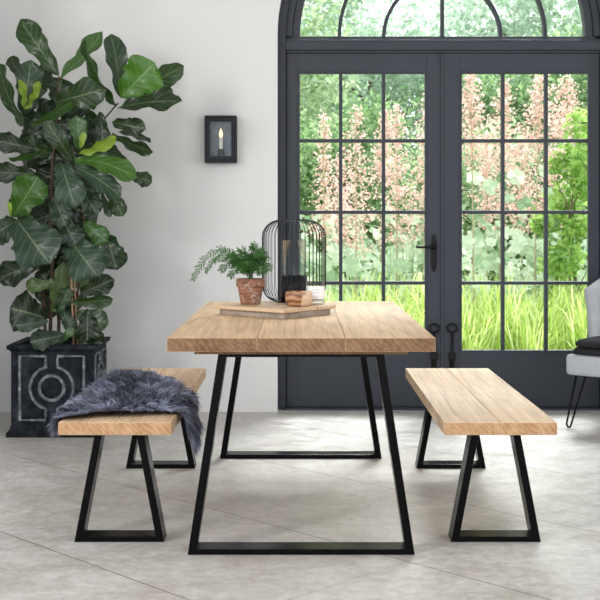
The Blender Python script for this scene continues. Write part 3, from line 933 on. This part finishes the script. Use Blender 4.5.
# (base px, tip px, apparent width px, tint, depth of base, depth of tip - depth of base, curl)
LV = [
 ((58, 75), (20, 20), 24, 'm', 6.44, .03, .05), ((60, 78), (103, 32), 15, 'l', 6.44, .06, -.05), ((117, 106), (84, 41), 9, 'm', 6.40, -.06, .06),
 ((23, 126), (-2, 64), 15, 'm', 6.40, .0, .05), ((24, 116), (31, 60), 25, 'g', 6.44, -.03, .10), ((28, 112), (46, 63), 16, 'd', 6.48, .05, .08),
 ((23, 82), (10, 57), 13, 'd', 6.52, .08, .05), ((57, 102), (105, 89), 30, 'm', 6.38, -.12, .06), ((56, 106), (62, 78), 26, 'd', 6.46, .02, .05),
 ((121, 98), (111, 34), 21, 'g', 6.47, .04, .05), ((121, 97), (155, 63), 40, 'b', 6.38, -.04, .04), ((124, 92), (184, 66), 20, 'm', 6.46, .02, .06),
 ((117, 108), (182, 101), 17, 'd', 6.36, -.10, .05), ((128, 98), (173, 91), 20, 'd', 6.50, .04, .05),
 ((29, 124), (72, 101), 10, 'l', 6.34, -.05, .06), ((74, 163), (46, 121), 18, 'm', 6.30, -.10, .10), ((80, 150), (77, 116), 17, 'l', 6.28, -.02, .06),
 ((75, 160), (136, 177), 19, 'b', 6.26, -.10, .12), ((73, 166), (121, 196), 19, 'g', 6.22, -.08, .10), ((97, 147), (127, 161), 11, 'g', 6.32, -.05, .06),
 ((112, 134), (153, 152), 12, 'd', 6.40, -.05, .05), ((112, 122), (146, 129), 17, 'd', 6.44, -.06, .05), ((118, 132), (151, 142), 6, 'd', 6.46, .0, .03),
 ((128, 174), (152, 182), 15, 'm', 6.42, .0, .05), ((36, 149), (-6, 140), 20, 'd', 6.42, -.05, .06), ((18, 143), (52, 124), 18, 'd', 6.48, .0, .06),
 ((48, 149), (9, 159), 6, 'l', 6.38, -.05, .05), ((36, 174), (-8, 172), 20, 'd', 6.46, -.04, .06), ((13, 217), (38, 177), 34, 'b', 6.30, -.05, .06),
 ((18, 220), (-12, 238), 27, 'g', 6.26, -.10, .10), ((17, 220), (50, 264), 46, 'g', 6.22, -.14, .10), ((61, 162), (75, 208), 28, 'g', 6.24, -.14, .14),
 ((53, 196), (66, 226), 22, 'g', 6.28, -.06, .10), ((79, 186), (98, 215), 20, 'g', 6.30, -.06, .10), ((64, 222), (77, 246), 24, 'g', 6.26, -.06, .14),
 ((70, 240), (98, 277), 40, 'g', 6.24, -.12, .12), ((107, 186), (123, 216), 16, 'm', 6.38, -.02, .06), ((84, 222), (107, 242), 20, 'l', 6.34, -.03, .06),
 ((106, 233), (117, 270), 26, 'g', 6.36, -.04, .08), ((102, 193), (111, 217), 8, 'g', 6.32, -.02, .04), ((42, 260), (-2, 279), 25, 'd', 6.40, -.02, .08),
 ((52, 284), (26, 286), 15, 'o', 6.40, .02, .05), ((44, 317), (10, 308), 38, 'd', 6.30, -.06, .12), ((48, 321), (16, 326), 15, 'g', 6.24, -.06, .08),
 ((64, 335), (30, 342), 20, 'g', 6.24, -.05, .08), ((52, 312), (63, 262), 13, 'o', 6.34, .0, .05), ((50, 278), (60, 304), 13, 'o', 6.38, .0, .05),
 ((57, 314), (69, 288), 14, 'm', 6.34, .0, .06), ((61, 282), (89, 279), 18, 'o', 6.42, .02, .05), ((80, 294), (114, 279), 20, 'd', 6.34, -.04, .08),
 ((72, 302), (113, 299), 13, 'm', 6.32, -.04, .06), ((76, 314), (108, 323), 22, 'm', 6.32, -.05, .08), ((88, 310), (87, 343), 24, 'd', 6.28, -.02, .08),
 ((78, 345), (104, 334), 14, 'd', 6.30, .0, .05), ((62, 310), (73, 330), 13, 'g', 6.34, -.03, .05), ((56, 346), (75, 328), 8, 'l', 6.26, .0, .04),
 ((95, 130), (118, 168), 20, 'd', 6.44, -.02, .06), ((92, 118), (100, 150), 20, 'd', 6.46, -.02, .06), ((60, 122), (90, 108), 18, 'd', 6.50, .04, .05),
 ((100, 112), (104, 150), 16, 'd', 6.40, -.03, .06), ((28, 126), (58, 108), 20, 'd', 6.46, .02, .06), ((35, 200), (12, 190), 22, 'd', 6.48, .0, .06),
]
rr = random.Random(3)
mb = MB(); mb.uv = []; mb.c = []
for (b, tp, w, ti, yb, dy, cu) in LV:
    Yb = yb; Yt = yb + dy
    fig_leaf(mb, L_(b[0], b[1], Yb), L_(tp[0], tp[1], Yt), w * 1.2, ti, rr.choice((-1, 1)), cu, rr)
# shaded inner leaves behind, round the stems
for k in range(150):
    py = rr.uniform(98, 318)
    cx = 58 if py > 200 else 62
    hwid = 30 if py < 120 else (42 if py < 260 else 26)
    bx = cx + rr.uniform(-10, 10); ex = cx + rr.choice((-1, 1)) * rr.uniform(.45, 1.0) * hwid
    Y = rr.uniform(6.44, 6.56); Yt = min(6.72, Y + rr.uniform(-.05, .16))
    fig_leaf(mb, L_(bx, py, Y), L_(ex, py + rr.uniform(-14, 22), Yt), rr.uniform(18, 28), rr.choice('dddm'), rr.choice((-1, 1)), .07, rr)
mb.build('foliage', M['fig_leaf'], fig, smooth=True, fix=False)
YL = [((24, 109), (20, 79), 9, 6.34), ((26, 109), (39, 81), 9, 6.33), ((79, 154), (116, 137), 13, 6.20), ((81, 148), (84, 132), 8, 6.22), ((10, 216), (9, 202), 5, 6.26)]
for b, tp, w, Y in YL:
    mb = MB(); mb.uv = []; mb.c = []
    fig_leaf(mb, L_(b[0], b[1], Y), L_(tp[0], tp[1], Y - .02), w, 'y', 1, .06, rr)
    o = mb.build('young_leaf', M['fig_leaf'], fig, smooth=True, fix=False); o['label'] = 'young yellow-green leaf'

# ------------------------------------------------------------------ things on the table
# serving board: a low square board turned on the table, on a thinner base
fc = Vector((-.066, 4.70)); ea = Vector((-.305, .285)); eb = Vector((.225, .265))
la, lb = ea.length, eb.length
ang = math.atan2(eb.y, eb.x)
ux = eb.normalized(); uy = Vector((-ux.y, ux.x))
ctr = fc + uy * la / 2 + ux * lb / 2
board = thing('serving_board', (ctr.x, ctr.y, .760), 'low pale wooden serving board on the table under the lantern and pots', 'board', rz=ang)
nb = 3
for i in range(nb):
    a = -lb / 2 + lb * i / nb + .001; b = -lb / 2 + lb * (i + 1) / nb - .001
    mb = MB(); d0 = (.0, .012, .004)[i]
    mb.box(a, b, -la / 2 + d0, la / 2 - d0, .0265, .0425)
    mb.build('plank', M['tray_wood'], board, bevel=.003)
mb = MB(); mb.box(-lb / 2 + .025, lb / 2 - .02, -la / 2 + .020, la / 2 - .03, .0005, .0262)
mb.build('base', M['grey_wood'], board, bevel=.003)
ZT = .8026

# terracotta pot with asparagus fern
t = NT('weathered_terracotta')
n1 = t.noise(t.coord(), 24, 6, .7); n2 = t.noise(t.coord(scale=(1, 1, 2.5)), 40, 5, .7)
c = t.ramp(n2, [(.35, (.15, .065, .04)), (.5, (.25, .115, .072)), (.65, (.36, .19, .13))])
c = t.mix(t.ramp(n1, [(.54, 0.0), (.62, .7)]), c, (.50, .40, .34))
t.set(c, .85, 0, .2); t.bump(n1, .2, .002)
M['terracotta'] = t.m
M['fern'] = leaf_mat('asparagus_fern_needles', [(.018, .085, .015), (.04, .15, .025), (.10, .25, .05)], .3)
M['fern_stem'] = plain('fern_stem', (.10, .22, .05), .6)
fx, fy = P(250.5, 0, 5.0).x, 5.0
fern = thing('potted_fern', (fx, fy, ZT), 'feathery green fern in a weathered terracotta pot', 'plant')
mb = MB()
mb.lathe([(0, 0), (.041, 0), (.043, .004), (.0555, .074), (.0555, .0755), (.0605, .076), (.0625, .080), (.0625, .107), (.060, .110), (.056, .110), (.052, .090), (0, .090)], n=40)
mb.build('pot', M['terracotta'], fern, smooth=False, fix=True, bevel=0)
for p in fern.children[0].data.polygons: p.use_smooth = abs(p.normal.z) < .7
mb = MB(); mb.lathe([(.0525, .0915), (.03, .097), (0, .099)], n=24)
mb.build('soil', M['soil'], fern, fix=False)
FO = Vector((fx, fy, ZT))
def frond(pts, wl, seed, Ys):
    wl *= 1.5
    rr = random.Random(seed)
    q = [P(x, y, Y) - FO for (x, y), Y in zip(pts, Ys)]
    n = 26; cur = []
    k = len(q) - 1
    for i in range(n + 1):
        u_ = i / n * k; a = min(int(u_), k - 1); f = u_ - a
        p0 = q[max(a - 1, 0)]; p1 = q[a]; p2 = q[a + 1]; p3 = q[min(a + 2, k)]
        cur.append(.5 * ((2 * p1) + (p2 - p0) * f + (2 * p0 - 5 * p1 + 4 * p2 - p3) * f * f + (3 * p1 - p0 - 3 * p2 + p3) * f ** 3))
    st.tube(cur, [.0016 * (1 - .7 * i / n) for i in range(n + 1)], 5)
    for i in range(5, n + 1):
        t_ = (cur[i] - cur[i - 1]).normalized()
        wl_i = wl * (math.sin(PI * min(1, (i - 3) / (n - 2) * .8 + .15)) * .8 + .2)
        for sg in (-1, 1):
            side = t_.cross(Vector((rr.gauss(0, .3), -.7, .7))); side.normalize()
            L = wl_i * rr.uniform(.6, 1.15)
            dd = (side * sg * .8 + t_ * .7 + Vector((0, rr.gauss(0, .25), rr.gauss(0, .15) - .1))).normalized()
            b0 = cur[i]; b1 = b0 + dd * L
            st.tube([b0, b1], [.0006, .0003], 3, caps=False)
            m = max(4, int(L / .0015))
            for j in range(m):
                c = b0.lerp(b1, (j + .5) / m)
                for s2 in (-1, 1):
                    nd = (dd * .8 + dd.orthogonal() * s2 * .0 + side.cross(dd) * rr.gauss(0, .6) + t_ * s2 * .9 + Vector((rr.gauss(0, .2), rr.gauss(0, .2), rr.gauss(0, .2)))).normalized()
                    e = c + nd * rr.uniform(.005, .010)
                    w = nd.orthogonal().normalized() * .0009
                    nd_mb.add([c - w, c + w, e], [(0, 1, 2)])
st = MB(); nd_mb = MB()
B = (250, 281)
frond([B, (238, 262), (222, 249), (207, 257), (199, 268), (193, 279)], .020, 1, [5.0, 4.98, 4.95, 4.93, 4.92, 4.92])
frond([B, (240, 261), (226, 250), (212, 262), (206, 272)], .016, 2, [5.0, 5.0, 5.0, 5.02, 5.02])
frond([B, (242, 266), (230, 257), (214, 260)], .022, 3, [5.0, 4.97, 4.92, 4.9])
frond([B, (243, 268), (232, 260), (221, 270)], .026, 4, [5.0, 4.97, 4.94, 4.92])
frond([B, (246, 264), (240, 255), (228, 256)], .030, 5, [5.0, 5.02, 5.06, 5.1])
frond([B, (248, 262), (247, 254), (240, 252)], .032, 6, [5.0, 4.98, 4.94, 4.9])
frond([B, (252, 262), (255, 255), (262, 254)], .030, 7, [5.0, 4.97, 4.93, 4.9])
frond([B, (254, 264), (260, 256), (266, 258)], .028, 8, [5.0, 4.97, 4.95, 4.93])
frond([B, (254, 262), (256, 250), (252, 246)], .022, 9, [5.0, 5.0, 5.0, 5.0])
frond([B, (256, 266), (263, 262), (268, 270)], .026, 10, [5.0, 4.97, 4.94, 4.92])
frond([B, (250, 268), (250, 261), (246, 264)], .034, 11, [5.0, 4.95, 4.9, 4.87])
frond([B, (247, 270), (238, 266), (230, 276)], .026, 12, [5.0, 4.95, 4.9, 4.88])
frond([B, (253, 270), (258, 266), (262, 272)], .030, 13, [5.0, 4.95, 4.9, 4.88])
frond([B, (248, 266), (243, 259), (233, 264)], .028, 14, [5.0, 5.04, 5.08, 5.1])
frond([B, (249, 270), (246, 264), (240, 270)], .030, 15, [5.0, 4.95, 4.9, 4.87])
st.build('stems', M['fern_stem'], fern, fix=False)
nd_mb.build('fronds', M['fern'], fern, fix=False)

# wire lantern
lx, ly = P(294, 0, 5.13).x, 5.13
ZL = ZT
lan = thing('wire_lantern', (lx, ly, ZL), 'black wire cage candle lantern with rounded shoulders on the board', 'lantern')
RL, HL, RT, FLT = .141, .365, .085, .056
def cage_prof(rb, rt):
    pts = [(rb - .001, .003)]
    for i in range(1, 9):
        a = PI / 2 * i / 8
        pts.append((RL - (RL - rb) * (1 - math.sin(a)), .003 + .075 * (1 - math.cos(a))))
    for i in range(9):
        a = PI / 2 * i / 8
        pts.append((RL - (RL - rt) * (1 - math.cos(a)), HL - .078 + .076 * math.sin(a)))
    return pts
prof = cage_prof(.075, .060)
mb = MB(); NW = 44
for k in range(NW):
    a = 2 * PI * (k + .5) / NW
    mb.tube([(r * math.cos(a), r * math.sin(a), z) for r, z in prof], .0014, 5)
mb.build('wire_cage', M['wire'], lan, smooth=True)
for r, z, n_, rad in ((.060, HL - .002, 'top_ring', .0035), (.075, .0032, 'bottom_ring', .003)):
    mb = MB(); mb.tube([(r * math.cos(2 * PI * i / 40), r * math.sin(2 * PI * i / 40), z) for i in range(40)], rad, 8, closed=True)
    mb.build(n_, M['wire'], lan, smooth=True)
mb = MB(); mb.lathe([(0, .003), (.0745, .003), (.0745, .005), (0, .005)], n=40)
mb.build('base_plate', M['wire'], lan)
mb = MB(); mb.lathe([(0, .0052), (.059, .0052), (.059, .118), (.055, .118), (.055, .10), (0, .10)], n=40)
cup = mb.build('candle_cup', M['wire'], lan)
for p in cup.data.polygons: p.use_smooth = abs(p.normal.z) < .7
mb = MB(); mb.lathe([(.0545, .102), (.0545, .272), (.052, .272), (.052, .102)], n=40)
mb.build('glass_cylinder', M['clear_glass'], lan, smooth=True)

# turned wooden bowl
bx_, by_ = P(299, 0, 4.88).x, 4.885
bowl = thing('wooden_bowl', (bx_, by_, ZT), 'small brown turned wooden bowl at the front of the board', 'bowl')
mb = MB()
mb.lathe([(0, 0), (.044, 0), (.052, .006), (.0585, .026), (.0585, .044), (.056, .058), (.054, .0615), (.050, .0605), (.048, .045), (.036, .022), (0, .016)], n=40)
mb.build('bowl_body', M['bowl_wood'], bowl, smooth=True)

# candle in a glass jar with a white label
cx_, cy_ = P(315.5, 0, 5.03).x, 5.03
cj = thing('candle_jar', (cx_, cy_, ZT), 'white labelled glass candle jar on the board beside the bowl', 'candle')
mb = MB(); mb.lathe([(0, 0), (.037, 0), (.040, .004), (.040, .094), (.0375, .094), (.0375, .012), (0, .012)], n=36)
jar = mb.build('jar', M['clear_glass'], cj, smooth=True)
mb = MB(); mb.lathe([(0, .0125), (.037, .0125), (.037, .072), (0, .073)], n=36)
mb.build('wax', plain('cream_wax', (.78, .74, .66), .5), cj)
mb = MB(); mb.tube([(0, 0, .073), (.001, 0, .082)], .0012, 6); mb.build('wick', M['black_iron'], cj)
lm = plain('white_label_paper', (.82, .81, .79), .6, var=.03)
mb = MB()
for i in range(24):
    a0 = -PI * .95 + PI * .9 * i / 24; a1 = -PI * .95 + PI * .9 * (i + 1) / 24
    r = .0405
    mb.add([(r * math.cos(a0), r * math.sin(a0), .022), (r * math.cos(a1), r * math.sin(a1), .022), (r * math.cos(a1), r * math.sin(a1), .078), (r * math.cos(a0), r * math.sin(a0), .078)], [(0, 1, 2, 3)])
lab = mb.build('paper_label', lm, cj, smooth=True, fix=False)
mb = MB(); r = .0408
for z, h, a_, b_ in ((.060, .0028, -.62, -.38), (.050, .0022, -.66, -.34), (.030, .0022, -.60, -.40)):
    for i in range(8):
        a0 = PI * (a_ + (b_ - a_) * i / 8); a1 = PI * (a_ + (b_ - a_) * (i + .72) / 8)
        mb.add([(r * math.cos(a0), r * math.sin(a0), z), (r * math.cos(a1), r * math.sin(a1), z), (r * math.cos(a1), r * math.sin(a1), z + h), (r * math.cos(a0), r * math.sin(a0), z + h)], [(0, 1, 2, 3)])
mb.build('label_print', plain('grey_print', (.35, .34, .33), .6), lab, fix=False)

# ------------------------------------------------------------------ wall lantern
wx, wz = P(221, 0, 7.0).x, P(0, 139, 6.95).z
sc = thing('wall_lantern', (wx, YW, wz), 'small dark metal wall lantern with a lit candle bulb', 'lamp')
hw, hh, dp = .096, .142, .085
MF = plain('dark_bronze', (.007, .008, .013), .42, .0, .25, .35, 20)
mb = MB(); mb.box(-hw, hw, -.012, -.0005, -hh, hh)
mb.build('back_plate', MF, sc, bevel=.003)
mb = MB()
for z0, z1, gx_ in ((-hh, -hh + .014, 0), (hh - .014, hh, 0)):
    mb.box(-hw, hw, -dp, -.0122, z0, z1)
for sg in (-1, 1):
    x0, x1 = sorted((sg * hw, sg * (hw - .012)))
    for y in ((-dp, -dp + .012), (-.0245, -.0125)): mb.box(x0, x1, y[0], y[1], -hh + .014, hh - .014)
mb.build('housing', MF, sc, bevel=.002)
mb = MB()
fr_o, fz_o, fb = hw - .012, hh - .014, .020
mb.box(-fr_o, -fr_o + fb, -dp + .001, -dp + .016, -fz_o, fz_o); mb.box(fr_o - fb, fr_o, -dp + .001, -dp + .016, -fz_o, fz_o)
mb.box(-fr_o + fb, fr_o - fb, -dp + .001, -dp + .016, -fz_o, -fz_o + fb * 1.3); mb.box(-fr_o + fb, fr_o - fb, -dp + .001, -dp + .016, fz_o - fb, fz_o)
mb.build('door_frame', MF, sc, bevel=.004)
mb = MB(); mb.box(-fr_o + fb - .003, fr_o - fb + .003, -dp + .007, -dp + .010, -fz_o + fb, fz_o - fb + .003)
mb.build('pane', M['clear_glass'], sc)
mb = MB(); mb.box(-hw + .0125, hw - .0125, -.0145, -.0122, -fz_o + .002, fz_o - .002)
mb.build('reflector', plain('tarnished_reflector', (.09, .098, .11), .35, .6, .5, .35, 25), sc)
mb = MB(); mb.tube([(0, -.048, -fz_o + .002), (0, -.048, -.058)], [.022, .020], 16)
mb.build('drip_tray', MF, sc)
mb = MB(); mb.tube([(0, -.048, -.058), (0, -.048, .012)], .0115, 16)
mb.build('candle_sleeve', plain('ivory_sleeve', (.80, .75, .64), .5), sc, smooth=False)
t = NT('warm_flame_bulb'); t.n.remove(t.b)
em = t.new('ShaderNodeEmission'); em.inputs[0].default_value = (1.0, .66, .32, 1); em.inputs[1].default_value = 2.4; t.link(em.outputs[0], t.out.inputs[0])
mb = MB(); mb.lathe([(0, .0125), (.006, .0125), (.0115, .026), (.0105, .038), (.005, .056), (0, .070)], c=(0, -.048, 0), n=16)
mb.build('flame_bulb', t.m, sc, smooth=True)

# ------------------------------------------------------------------ armchair at the right edge
t = NT('light_grey_upholstery')
n = t.noise(t.coord(), 150, 3, .7); n2 = t.noise(t.coord(), 14, 3, .6)
t.set(t.mix(.5, t.ramp(n, [(.3, (.31, .32, .345)), (.7, (.47, .485, .505))]), t.ramp(n2, [(.3, (.36, .37, .39)), (.7, (.44, .45, .47))])), .9, 0, .2)
t.bump(n, .3, .003)
M['uphol'] = t.m
ch = thing('armchair', (1.862, 6.50, 0), 'light grey upholstered chair on black hairpin legs at the right edge', 'chair', rz=math.radians(-40))
def soft_box(x0, x1, y0, y1, z0, z1, bev, seg=4):
    mb = MB(); mb.box(x0, x1, y0, y1, z0, z1); return mb
seat = soft_box(-.28, .28, -.26, .25, .30, .415, .04).build('seat', M['uphol'], ch, bevel=.028, seg=5, smooth=True)
mb = MB()
pp = [(-.262, -.242), (.262, -.242), (.262, .235), (-.262, .235)]
mb.tube([(x, y, .408) for x, y in [(-.268, -.235), (-.25, -.248), (.25, -.248), (.268, -.235), (.268, .23), (-.268, .23)]], .005, 6, closed=True)
mb.build('piping', plain('grey_piping', (.20, .21, .23), .8), seat, smooth=True)
# wrapped back, flaring upward
mb = MB(); NA, NZ = 28, 10
def backp(a, z, off):
    k = (z - .33) / .50
    fl = .065 * k + .03 * max(0, k - .5) - .02
    rx, ry = .325 + fl + off, .215 + fl + off
    ex = 2.6
    c, s_ = math.cos(a), math.sin(a)
    x = rx * math.copysign(abs(c) ** (2 / ex), c); y = ry * math.copysign(abs(s_) ** (2 / ex), s_)
    return Vector((x, .10 + y + .07 * k, z))
vs = []; rows = []
angs = [PI * i / NA for i in range(NA + 1)]
for a in angs:
    e = 1 - abs(a - PI / 2) / (PI / 2)
    ztop = .755 + .07 * min(1, e * 2.5)
    ring = [backp(a, .30 + (ztop - .30) * k / NZ, .0) for k in range(NZ + 1)]
    top = backp(a, ztop + .02, -.035)
    inn = [backp(a, .30 + (ztop - .30) * k / NZ, -.07) for k in range(NZ, -1, -1)]
    rows.append(ring + [top] + inn)
nr = len(rows[0]); vs = [p for r_ in rows for p in r_]; fs = []
for i in range(NA):
    for j in range(nr):
        j2 = (j + 1) % nr
        fs.append((i * nr + j, i * nr + j2, (i + 1) * nr + j2, (i + 1) * nr + j))
fs.append(tuple(range(nr))); fs.append(tuple(NA * nr + j for j in range(nr))[::-1])
mb.add(vs, fs)
bk = mb.build('backrest', M['uphol'], ch, smooth=True)
for sx_ in (-1, 1):
    for sy_ in (-1, 1):
        mb = MB()
        cx, cy = sx_ * .215, sy_ * .185
        foot = Vector((sx_ * .268, sy_ * .235, .0055))
        tdir = Vector((sx_ * .7, sy_ * .7, 0)).normalized()
        a0 = Vector((cx, cy, .302)) + tdir * .030; b0 = Vector((cx, cy, .302)) - tdir * .025
        fa = foot + tdir * .014 + Vector((0, 0, .02)); fb_ = foot - tdir * .014 + Vector((0, 0, .02))
        mb.tube([a0, fa.lerp(a0, .1), fa, foot + tdir * .008 + Vector((0, 0, .004)), foot, foot - tdir * .008 + Vector((0, 0, .004)), fb_, fb_.lerp(b0, .1), b0], .0055, 8)
        mb.build('leg', M['leg_steel'], ch, smooth=True)

# folded dark throw on the seat
t = NT('black_knit')
n = t.noise(t.coord(), 90, 4, .7)
t.set(t.ramp(n, [(.3, (.008, .008, .009)), (.7, (.035, .035, .038))]), .95, 0, .2); t.bump(n, .8, .01)
M['knit'] = t.m
kn = thing('folded_throw', (1.862, 6.50, .4165), 'folded black knitted throw lying on the grey chair seat', 'throw', rz=math.radians(-40))
for i in range(2):
    mb = MB(); NX, NY = 18, 12
    z0 = .002 + i * .042
    x0, x1, y0, y1 = -.268 + i * .012, .22 - i * .012, -.245 + i * .008, .085 - i * .006
    top = []; bot = []
    for a in range(NX + 1):
        for b in range(NY + 1):
            uu = -1 + 2 * a / NX; vv = -1 + 2 * b / NY; k_ = 1 - .10 * (uu * uu * vv * vv) ** 2
            x = (x0 + x1) / 2 + (x1 - x0) / 2 * uu * k_; y = (y0 + y1) / 2 + (y1 - y0) / 2 * vv * k_
            ed = min(a, NX - a, b, NY - b)
            h = .042 * (1 - .55 * math.exp(-ed * 1.3)) + .004 * noise.noise(Vector((x * 22, y * 22, i * 5)))
            top.append((x, y, z0 + h)); bot.append((x, y, z0))
    k = NY + 1; o = len(top); fs = []
    for a in range(NX):
        for b in range(NY):
            q = a * k + b
            fs += [(q, q + k, q + k + 1, q + 1), (o + q, o + q + 1, o + q + k + 1, o + q + k)]
    for a in range(NX):
        fs += [(a * k, o + a * k, o + (a + 1) * k, (a + 1) * k), (a * k + NY, (a + 1) * k + NY, o + (a + 1) * k + NY, o + a * k + NY)]
    for b in range(NY):
        fs += [(b, b + 1, o + b + 1, o + b), (NX * k + b, o + NX * k + b, o + NX * k + b + 1, NX * k + b + 1)]
    mb.add(top + bot, fs)
    mb.build('fold', M['knit'], kn, smooth=True)
